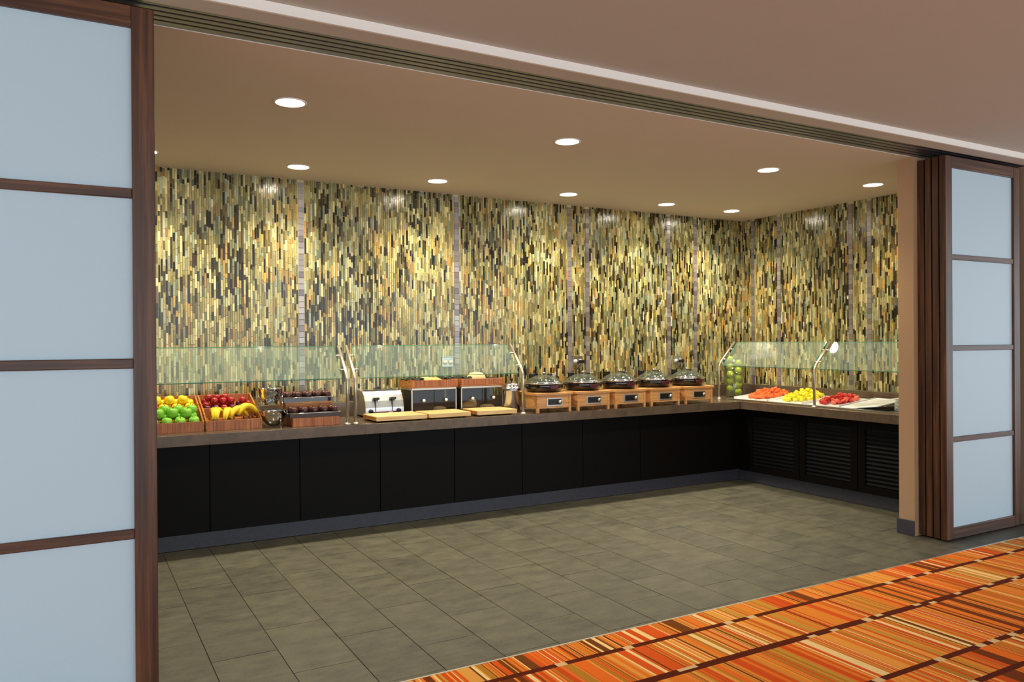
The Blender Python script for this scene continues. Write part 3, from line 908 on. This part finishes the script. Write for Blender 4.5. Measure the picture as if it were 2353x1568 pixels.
# ------------------------------------------------------------------ cutting boards
def cutting_board(x0, x1, y0, y1, label):
    t = thing('cutting_board', label, 'cutting board', (x0, y0, CT))
    w_, d_ = x1 - x0, y1 - y0
    MB().box(0.014, w_, 0, d_, 0.012, 0.05, 0.003, 2).build('block', 'maple', t)
    MB().box(0, 0.0135, 0.03, d_ - 0.03, 0.014, 0.048, 0.002).build('end_handle', 'bamboo_side', t)
    for xa in (0.05, w_ - 0.05):
        for ya_ in (0.04, d_ - 0.04):
            MB().lathe([(0, 0), (0.012, 0), (0.012, 0.013), (0, 0.013)], 10, xa, ya_, 0).build('foot', 'black_plastic', t)
cutting_board(2.24, 2.715, 6.335, 6.68, 'thick maple cutting board in front of the chrome toaster')
cutting_board(2.73, 3.145, 6.345, 6.675, 'thick maple cutting board in front of the bread case beside the toaster')
cutting_board(3.205, 3.625, 6.345, 6.675, 'thick maple cutting board in front of the bread case beside the urn')

# ------------------------------------------------------------------ bread cases
def bread_case(x0, label):
    t = thing('bread_case', label, 'bread case', (x0, 6.715, CT))
    w_, d_, h_ = 0.455, 0.27, 0.255
    MB().box(0, w_, 0, d_, 0, 0.03, 0.002).build('base', 'satin_steel', t)
    MB().box(0, 0.008, 0.015, d_, 0.03, h_ - 0.02).build('side_pane', 'case_glass', t)
    MB().box(w_ - 0.008, w_, 0.015, d_, 0.03, h_ - 0.02).build('side_pane', 'case_glass', t)
    MB().box(0.008, w_ - 0.008, d_ - 0.012, d_, 0.03, h_ - 0.02).build('back_board', 'case_back', t)
    MB().box(0, w_, -0.006, d_, h_ - 0.02, h_, 0.003).build('top', 'satin_steel', t)
    for xa in (0.0, w_ - 0.01):
        MB().box(xa, xa + 0.01, -0.004, 0.012, 0.03, h_ - 0.02, 0.001).build('corner_bar', 'satin_steel', t)
    for xa, xb, kx in ((0.012, w_ / 2 - 0.003, 0.115), (w_ / 2 + 0.003, w_ - 0.012, w_ - 0.115)):
        d = MB().box(xa, xb, 0.0, 0.006, 0.034, h_ - 0.024).build('door', 'case_glass', t)
        o = MB().lathe([(0, 0), (0.006, 0), (0.006, 0.012), (0.014, 0.016), (0.014, 0.026), (0, 0.028)], 14).build('knob', 'white_ceramic', d, (kx, -0.0005, 0.14))
        o.rotation_euler = (PI / 2, 0, 0)
    return t
bread_case(2.722, 'glass door bread case next to the chrome toaster')
bread_case(3.225, 'glass door bread case next to the steel urn')
def loaf(name, label, x, y, z, L, W, Hh, mat, cat='bread', rz=0.0):
    prof = [(0.0, 0.0), (0.8, 0.0), (1.0, 0.3), (0.92, 0.65), (0.6, 0.92), (0.0, 1.0)]
    o = MB().lathe([(q, zz) for q, zz in prof], 16).build(name, mat)
    o.scale = (L / 2, W / 2, Hh)
    o.location = (x, y, z)
    o.rotation_euler = (0, 0, rz)
    tag(o, label, cat)
loaf('sliced_bread', 'pale sliced bread inside the bread case by the toaster', 2.722 + 0.32, 6.80, CT + 0.03, 0.13, 0.1, 0.045, 'bread_pale')
loaf('bread_roll', 'round golden roll inside the bread case by the urn', 3.225 + 0.12, 6.80, CT + 0.03, 0.15, 0.12, 0.075, 'bread')
loaf('bread_roll', 'small roll leaning behind the golden roll in the bread case', 3.225 + 0.19, 6.86, CT + 0.03, 0.09, 0.09, 0.105, 'bread_pale')
loaf('flat_bread', 'flat round bread inside the bread case by the urn', 3.225 + 0.32, 6.80, CT + 0.03, 0.15, 0.12, 0.04, 'bread_pale')
def bread_tray(x0, label):
    t = thing('bread_tray', label, 'tray', (x0, 6.70, CT + 0.255))
    w_, d_, h_ = 0.47, 0.29, 0.07
    MB().box(0, w_, 0, d_, 0, 0.012).build('tray_floor', 'bamboo_side', t)
    MB().box(0, w_, 0, 0.014, 0.0125, h_, 0.001).build('front_board', 'bamboo', t)
    MB().box(0, w_, d_ - 0.014, d_, 0.0125, h_, 0.001).build('back_board', 'bamboo', t)
    MB().box(0, 0.014, 0.0145, d_ - 0.0145, 0.0125, h_, 0.001).build('side_board', 'bamboo_side', t)
    MB().box(w_ - 0.014, w_, 0.0145, d_ - 0.0145, 0.0125, h_, 0.001).build('side_board', 'bamboo_side', t)
bread_tray(2.715, 'bamboo tray of bread on the bread case next to the toaster')
bread_tray(3.218, 'bamboo tray of bread on the bread case next to the urn')
TZ = CT + 0.255 + 0.012
def napkin(x, y, z, w_, d_, label, hgt=0.03):
    n_ = 8
    vs_, fs_ = [], []
    for i in range(n_ + 1):
        for j in range(n_ + 1):
            u_, v_ = i / n_, j / n_
            zz = hgt * (0.45 + 0.55 * math.sin(u_ * 9 + v_ * 4) * math.cos(v_ * 7)) * (1 if 0 < i < n_ and 0 < j < n_ else 0.7)
            vs_.append((x + (u_ - 0.5) * w_, y + (v_ - 0.5) * d_, z + max(0.0, zz)))
    for i in range(n_):
        for j in range(n_):
            k_ = i * (n_ + 1) + j
            fs_.append((k_, k_ + n_ + 1, k_ + n_ + 2, k_ + 1))
    me = bpy.data.meshes.new('leaf_liner')
    me.from_pydata(vs_, [], fs_)
    me.materials.append(MATS['dark_leaf'])
    o = obj('leaf_liner', me)
    sol = o.modifiers.new('solid', 'SOLIDIFY'); sol.thickness = 0.004
    tag(o, label, 'garnish')
napkin(2.79, 6.85, TZ + 0.058, 0.16, 0.2, 'dark green leaf bunch at the toaster end of the first bread tray')
napkin(3.12, 6.86, TZ + 0.058, 0.11, 0.2, 'dark green leaf bunch at the far end of the first bread tray')
napkin(3.30, 6.85, TZ + 0.058, 0.13, 0.2, 'dark green leaf bunch beside the pale loaf on the second bread tray')
napkin(3.60, 6.85, TZ + 0.04, 0.12, 0.2, 'dark green leaf bunch at the urn end of the second bread tray')
loaf('bread_loaf', 'flat golden loaf lying on the first bread tray', 2.95, 6.80, TZ, 0.26, 0.13, 0.082, 'bread')
loaf('bread_loaf', 'pale flat loaf behind the golden loaf on the first bread tray', 2.96, 6.92, TZ, 0.2, 0.1, 0.08, 'bread_pale')
loaf('bread_loaf', 'tall pale loaf peaking on the second bread tray', 3.44, 6.82, TZ, 0.22, 0.14, 0.12, 'bread_pale', 'bread', 0.2)
g_ = MB()
for i in range(16):
    aa = rnd.uniform(0, 2 * PI); rr_ = rnd.uniform(0, 0.03)
    g_.lathe([(0, 0), (0.009, 0.003), (0.012, 0.012), (0.009, 0.021), (0, 0.024)], 8, rr_ * math.cos(aa), rr_ * math.sin(aa), 0.05 * (1 - rr_ / 0.03) * rnd.random())
go = g_.build('grape_bunch', 'grape'); go.location = (3.545, 6.93, TZ + 0.085)
tag(go, 'small dark grape bunch behind the tall pale loaf', 'grapes')
lf = MB().lathe([(0, 0), (0.05, 0), (0.058, 0.03), (0.06, 0.085), (0.054, 0.085), (0.05, 0.03), (0, 0.012)], 18).build('small_bowl', 'black_enamel')
lf.location = (3.545, 6.93, TZ)
tag(lf, 'small dark bowl holding grapes on the second bread tray', 'bowl')

# ------------------------------------------------------------------ steel urn
ur = thing('steel_urn', 'tall polished steel urn with a stepped lid', 'urn', (3.716, 6.612, CT))
MB().lathe([(0, 0), (0.078, 0), (0.081, 0.006), (0.081, 0.2), (0.084, 0.205), (0.084, 0.212), (0, 0.212)], 32).build('body', 'urn_steel', ur)
MB().lathe([(0.086, 0.212), (0.086, 0.226), (0.079, 0.236), (0.072, 0.24), (0.072, 0.258), (0.063, 0.27), (0.03, 0.285), (0, 0.287)], 32).build('lid', 'urn_steel', ur)
MB().lathe([(0, 0.285), (0.008, 0.285), (0.008, 0.3), (0.017, 0.308), (0.015, 0.32), (0, 0.323)], 14).build('knob', 'black_plastic', ur)

# ------------------------------------------------------------------ induction stands and chafing pans
SW, SD, SH = 0.385, 0.40, 0.188
def stand_proto():
    t = thing('warming_stand', 'x', 'stand', (0, 0, 0), 0, None)
    MB().box(-0.012, SW + 0.012, -0.012, SD + 0.012, SH - 0.024, SH, 0.003, 2).build('top_board', 'beech', t)
    for xa in (0, SW - 0.026):
        for ya_ in (0, SD - 0.026):
            MB().box(xa, xa + 0.026, ya_, ya_ + 0.026, 0, SH - 0.0245, 0.002).build('leg', 'beech', t)
    fr_ = MB().box(0.0265, SW - 0.0265, 0.005, 0.019, 0.042, SH - 0.0245).build('front_apron', 'beech', t)
    MB().box(0.0265, SW - 0.0265, SD - 0.019, SD - 0.005, 0.042, SH - 0.0245).build('back_apron', 'beech', t)
    MB().box(0.005, 0.019, 0.0265, SD - 0.0265, 0.042, SH - 0.0245).build('side_apron', 'beech', t)
    MB().box(SW - 0.019, SW - 0.005, 0.0265, SD - 0.0265, 0.042, SH - 0.0245).build('side_apron', 'beech', t)
    pn = MB().box(0.105, 0.285, -0.001, 0.0045, 0.058, 0.14, 0.002).build('control_panel', 'satin_steel', fr_)
    MB().box(0.122, 0.272, -0.003, -0.0012, 0.073, 0.129).build('display', 'black_plastic', fr_)
    o = MB().lathe([(0, 0), (0.02, 0), (0.018, 0.02), (0, 0.022)], 16).build('knob', 'satin_steel', fr_, (0.248, -0.003, 0.099))
    o.rotation_euler = (PI / 2, 0, 0)
    return t
PR = 0.196
def pan_proto():
    t = thing('chafing_pan', 'x', 'chafing pan', (0, 0, 0))
    MB().lathe([(0, 0.004), (0.11, 0.004), (0.15, 0.0), (0.17, 0.012), (0.186, 0.035), (0.19, 0.062), (0.184, 0.07), (0.178, 0.062), (0.17, 0.03), (0.0, 0.02)], 36).build('pan_body', 'black_enamel', t)
    MB().lathe([(0.18, 0.07), (PR, 0.07), (PR + 0.003, 0.075), (PR, 0.081), (0.178, 0.083), (0.176, 0.076)], 36).build('rim', 'chrome', t)
    ld = MB().lathe([(0.176, 0.082), (0.16, 0.1), (0.125, 0.122), (0.08, 0.138), (0.03, 0.146), (0.0, 0.147)], 36).build('lid', 'lid_glass', t)
    MB().lathe([(0.0, 0.147), (0.012, 0.147), (0.01, 0.155), (0.02, 0.162), (0.016, 0.17), (0, 0.172)], 14).build('lid_knob', 'chrome', ld)
    MB().lathe([(0.172, 0.083), (0.179, 0.083), (0.178, 0.089), (0.17, 0.094), (0.168, 0.09)], 36).build('lid_band', 'chrome', ld)
    MB().box(-0.045, 0.045, -0.198, -0.183, 0.03, 0.062, 0.004, 2).build('front_window', 'dark_red_panel', t)
    for s in (-1, 1):
        MB().tube([(s * 0.186, -0.035, 0.055), (s * 0.213, -0.03, 0.06), (s * 0.218, 0, 0.06), (s * 0.213, 0.03, 0.06), (s * 0.186, 0.035, 0.055)], 0.006, 8).build('side_handle', 'black_plastic', t)
    MB().box(-0.05, 0.01, 0.165, 0.2, 0.083, 0.15, 0.004, 2).build('hinge', 'black_plastic', t)
    MB().box(0.165, 0.2, 0.105, 0.14, 0.06, 0.15, 0.004, 2).build('lid_bracket', 'steel', t)
    MB().box(0.125, 0.164, 0.11, 0.145, 0.09, 0.15, 0.004, 2).build('bracket_block', 'black_plastic', t)
    return t
SX = [3.825, 4.283, 4.738, 5.192, 5.655]
s0, p0 = stand_proto(), pan_proto()
ordn = ['beside the steel urn', 'second from the steel urn', 'in the middle of five', 'second from the glass apple vase', 'at the corner end of the row']
for i, x in enumerate(SX):
    s = s0 if i == 0 else copy_tree(s0)
    s.location = (x, 6.315, CT)
    s['label'] = 'beech warming stand with black control panel ' + ordn[i]
    s['group'] = 'beech warming stands'
    q = p0 if i == 0 else copy_tree(p0)
    q.location = (x + SW / 2, 6.315 + SD / 2 - 0.01, CT + SH)
    q.scale = (1, 1, 1.12)
    q['label'] = 'black chafing pan with glass lid on the stand ' + ordn[i]
    q['group'] = 'black chafing pans'

# ------------------------------------------------------------------ wall outlets with plugs
def outlet(x, z, label, plugs):
    t = thing('wall_outlet', label, 'outlet', (x, YW - 0.0085, z))
    MB().box(-0.062, 0.062, -0.012, 0, -0.045, 0.05, 0.003, 2).build('plate', 'steel', t)
    MB().box(-0.07, 0.07, -0.03, 0, 0.05, 0.056, 0.001).build('cover_flap', 'steel', t)
    for s in (-1, 1):
        o = MB().lathe([(0, 0), (0.024, 0), (0.024, 0.008), (0, 0.008)], 16).build('socket', 'outlet_plate', t, (s * 0.03, -0.012, 0))
        o.rotation_euler = (PI / 2, 0, 0)
    if plugs:
        y = YW - 0.0285
        pg = thing('power_plug', plugs, 'plug', (x + 0.03, y, z))
        MB().box(-0.028, 0.028, -0.04, 0, -0.02, 0.014, 0.005, 2).build('plug_body', 'black_plastic', pg)
        MB().tube([(-0.02, -0.03, -0.014), (-0.05, -0.035, -0.06), (-0.11, -0.04, -0.14), (-0.15, -0.045, -0.24), (-0.15, -0.05, -0.40), (-0.14, -0.07, -0.46)], 0.006, 8).build('cord', 'black_plastic', pg)
        MB().tube([(0.005, -0.03, -0.018), (0.0, -0.04, -0.08), (-0.02, -0.045, -0.16), (-0.01, -0.05, -0.36), (-0.01, -0.06, -0.45)], 0.006, 8).build('cord', 'black_plastic', pg)
outlet(3.235, 1.378, 'white double wall outlet above the bread cases', None)
outlet(4.773, 1.36, 'steel wall outlet above the chafing pan second from the urn', 'black plug with hanging cords above the second chafing pan from the urn')
outlet(6.183, 1.34, 'steel wall outlet above the chafing pan at the corner end', 'black plug with hanging cords above the chafing pan at the corner end')

# ------------------------------------------------------------------ glass vase of apples
VX, VY = 6.85, 6.80
vz = thing('glass_vase', 'tall clear glass cylinder filled with lime green apples', 'vase', (VX, VY, CT))
MB().lathe([(0, 0), (0.096, 0), (0.098, 0.004), (0.098, 0.46), (0.0945, 0.46), (0.0945, 0.014), (0, 0.014)], 32).build('cylinder', 'clear_glass', vz)
la = apple_meshes('lime_apple', 'lime_apple', 0.042)
for i in range(10):
    ang = -0.78 + i * PI + (i % 3 - 1) * 0.3
    put_fruit(la, 'lime_apple', 'lime green apple stacked inside the tall glass cylinder', 'apples in the glass cylinder', 'apple',
              Vector((VX + 0.05 * math.cos(ang), VY + 0.05 * math.sin(ang), CT + 0.056 + i * 0.0428)), 1.0)

# ------------------------------------------------------------------ cold well with fruit dishes
cw = thing('cold_well', 'shallow steel cold well set into the short counter', 'cold well', (0, 0, CT))
MB().box(6.535, 7.17, 4.35, 6.58, 0.0, 0.004).build('well_floor', 'steel', cw)
MB().box(6.52, 6.535, 4.335, 6.595, 0.0, 0.014, 0.002).box(7.17, 7.185, 4.335, 6.595, 0, 0.014, 0.002).box(6.535, 7.17, 4.335, 4.35, 0, 0.014, 0.002).box(6.535, 7.17, 6.58, 6.595, 0, 0.014, 0.002).build('rim', 'chrome', cw)
def platter(y0, y1, label, bulge=0.0):
    """white rectangular platter sloping up to the wall"""
    t = thing('serving_platter', label, 'platter', (6.56, y0, CT + 0.0045))
    w_ = y1 - y0
    mb = MB()
    n_ = 8
    top, bot = [], []
    for i in range(n_ + 1):
        u_ = i / n_
        x = 0.56 * u_
        zt = 0.012 + 0.05 * u_ + bulge * math.sin(PI * u_)
        top.append((x, zt)); bot.append((x, max(0.0, zt - 0.012)))
    mb.prism(top + bot[::-1], 'y', 0, w_)
    mb.build('plate', 'white_ceramic', t)
    for ya_ in (0.0, w_ - 0.012):
        MB().prism([(x, z + 0.001) for x, z in top] + [(x, z + 0.016) for x, z in top[::-1]], 'y', ya_, ya_ + 0.012).build('raised_edge', 'white_ceramic', t)
    MB().box(0.45, 0.55, 0.02, w_ - 0.02, 0.0, 0.04).build('foot', 'white_ceramic', t)
    return t
platter(6.04, 6.52, 'white platter heaped with orange melon pieces')
platter(5.57, 6.02, 'white platter heaped with yellow pineapple pieces')
platter(5.12, 5.55, 'white platter heaped with cut strawberries')
ap = thing('serving_platter', 'empty white platter whose end curls up over a dark opening', 'platter', (6.56, 4.70, CT + 0.0045))
def sheet(nx, ny, fz, wx, wy, th):
    vs_, fs_ = [], []
    for k_ in (0, 1):
        for i in range(nx + 1):
            for j in range(ny + 1):
                z = fz(i / nx, j / ny)
                vs_.append((wx * i / nx, wy * j / ny, z - th * k_))
    o_ = (nx + 1) * (ny + 1)
    for i in range(nx):
        for j in range(ny):
            q = i * (ny + 1) + j
            fs_.append((q, q + ny + 1, q + ny + 2, q + 1))
            fs_.append((o_ + q, o_ + q + 1, o_ + q + ny + 2, o_ + q + ny + 1))
    for i in range(nx):
        for q in (i * (ny + 1), i * (ny + 1) + ny):
            fs_.append((q, q + o_, q + o_ + ny + 1, q + ny + 1))
    for j in range(ny):
        for q in (j, nx * (ny + 1) + j):
            fs_.append((q, q + 1, q + 1 + o_, q + o_))
    me = bpy.data.meshes.new('plate')
    me.from_pydata(vs_, [], fs_)
    me.materials.append(MATS['white_ceramic'])
    me.polygons.foreach_set('use_smooth', [True] * len(me.polygons))
    return me
obj('plate', sheet(10, 12, lambda u_, v_: 0.016 + 0.06 * u_ + 0.034 * max(0.0, 1 - v_ / 0.62) ** 0.75, 0.56, 0.41, 0.01), ap)
MB().box(0.36, 0.5, 0.30, 0.37, 0.0, 0.042).build('foot', 'white_ceramic', ap)
def chunk_mesh(name, mat, s):
    mb = MB(); mb.box(-s, s, -s * 0.8, s * 0.8, -s * 0.7, s * 0.7, s * 0.3, 2)
    return mb.mesh(name, mat)
def heap(name, mats, label, group, cat, yc, hw, hx, hz, s, n_, xc=6.84):
    mes = [chunk_mesh(name, q, s) for q in mats]
    for i in range(n_):
        while True:
            u_, v_ = rnd.uniform(-1, 1), rnd.uniform(-1, 1)
            if u_ * u_ + v_ * v_ < 1: break
        hh = hz * (1 - (u_ * u_ + v_ * v_))
        x = xc + u_ * hx; y = yc + v_ * hw
        zb = CT + 0.0045 + 0.012 + 0.05 * (x - 6.56) / 0.56
        layer = (i * 0.618) % 1.0
        o = obj(name, rnd.choice(mes), None, (x, y, zb + s * 0.75 + hh * layer))
        o.rotation_euler = (rnd.uniform(-.5, .5), rnd.uniform(-.5, .5), rnd.uniform(0, 3))
        sc_ = rnd.uniform(0.8, 1.15); o.scale = (sc_, sc_, sc_)
        tag(o, label, cat, group)
heap('melon_piece', ['melon'], 'orange melon piece on the heap in the white platter', 'melon pieces', 'melon', 6.27, 0.16, 0.24, 0.075, 0.024, 100)
heap('pineapple_piece', ['pineapple'], 'yellow pineapple piece on the heap in the white platter', 'pineapple pieces', 'pineapple', 5.79, 0.16, 0.24, 0.08, 0.024, 100)
heap('strawberry_piece', ['strawberry', 'strawberry', 'strawberry_cut'], 'cut red strawberry on the heap in the white platter', 'strawberry pieces', 'strawberry', 5.34, 0.14, 0.24, 0.06, 0.021, 100)
# black slab painting the dark of the opening under the platter; plate stack
bd = thing('dark_opening', 'black slab standing in for the dark opening under the curled white platter', 'dark opening', (6.56, 4.715, CT + 0.0045))
MB().box(0, 0.5, -0.02, 0.16, 0, 0.012, 0.003, 2).build('dark opening', 'black_enamel', bd)
MB().box(0.02, 0.48, -0.005, 0.145, 0.0122, 0.015, 0.001).build('dark_inner', 'black_plastic', bd)
plate_me = MB().lathe([(0, 0), (0.07, 0), (0.075, 0.003), (0.108, 0.011), (0.11, 0.0135), (0.106, 0.0135), (0.07, 0.0065), (0, 0.006)], 28).mesh('plate', 'white_ceramic')
for i in range(10):
    tag(obj('plate', plate_me, None, (6.80, 4.565, CT + 0.0045 + i * 0.0115)), 'round white plate in the stack beside the beige wall end', 'plate', 'stacked white plates')
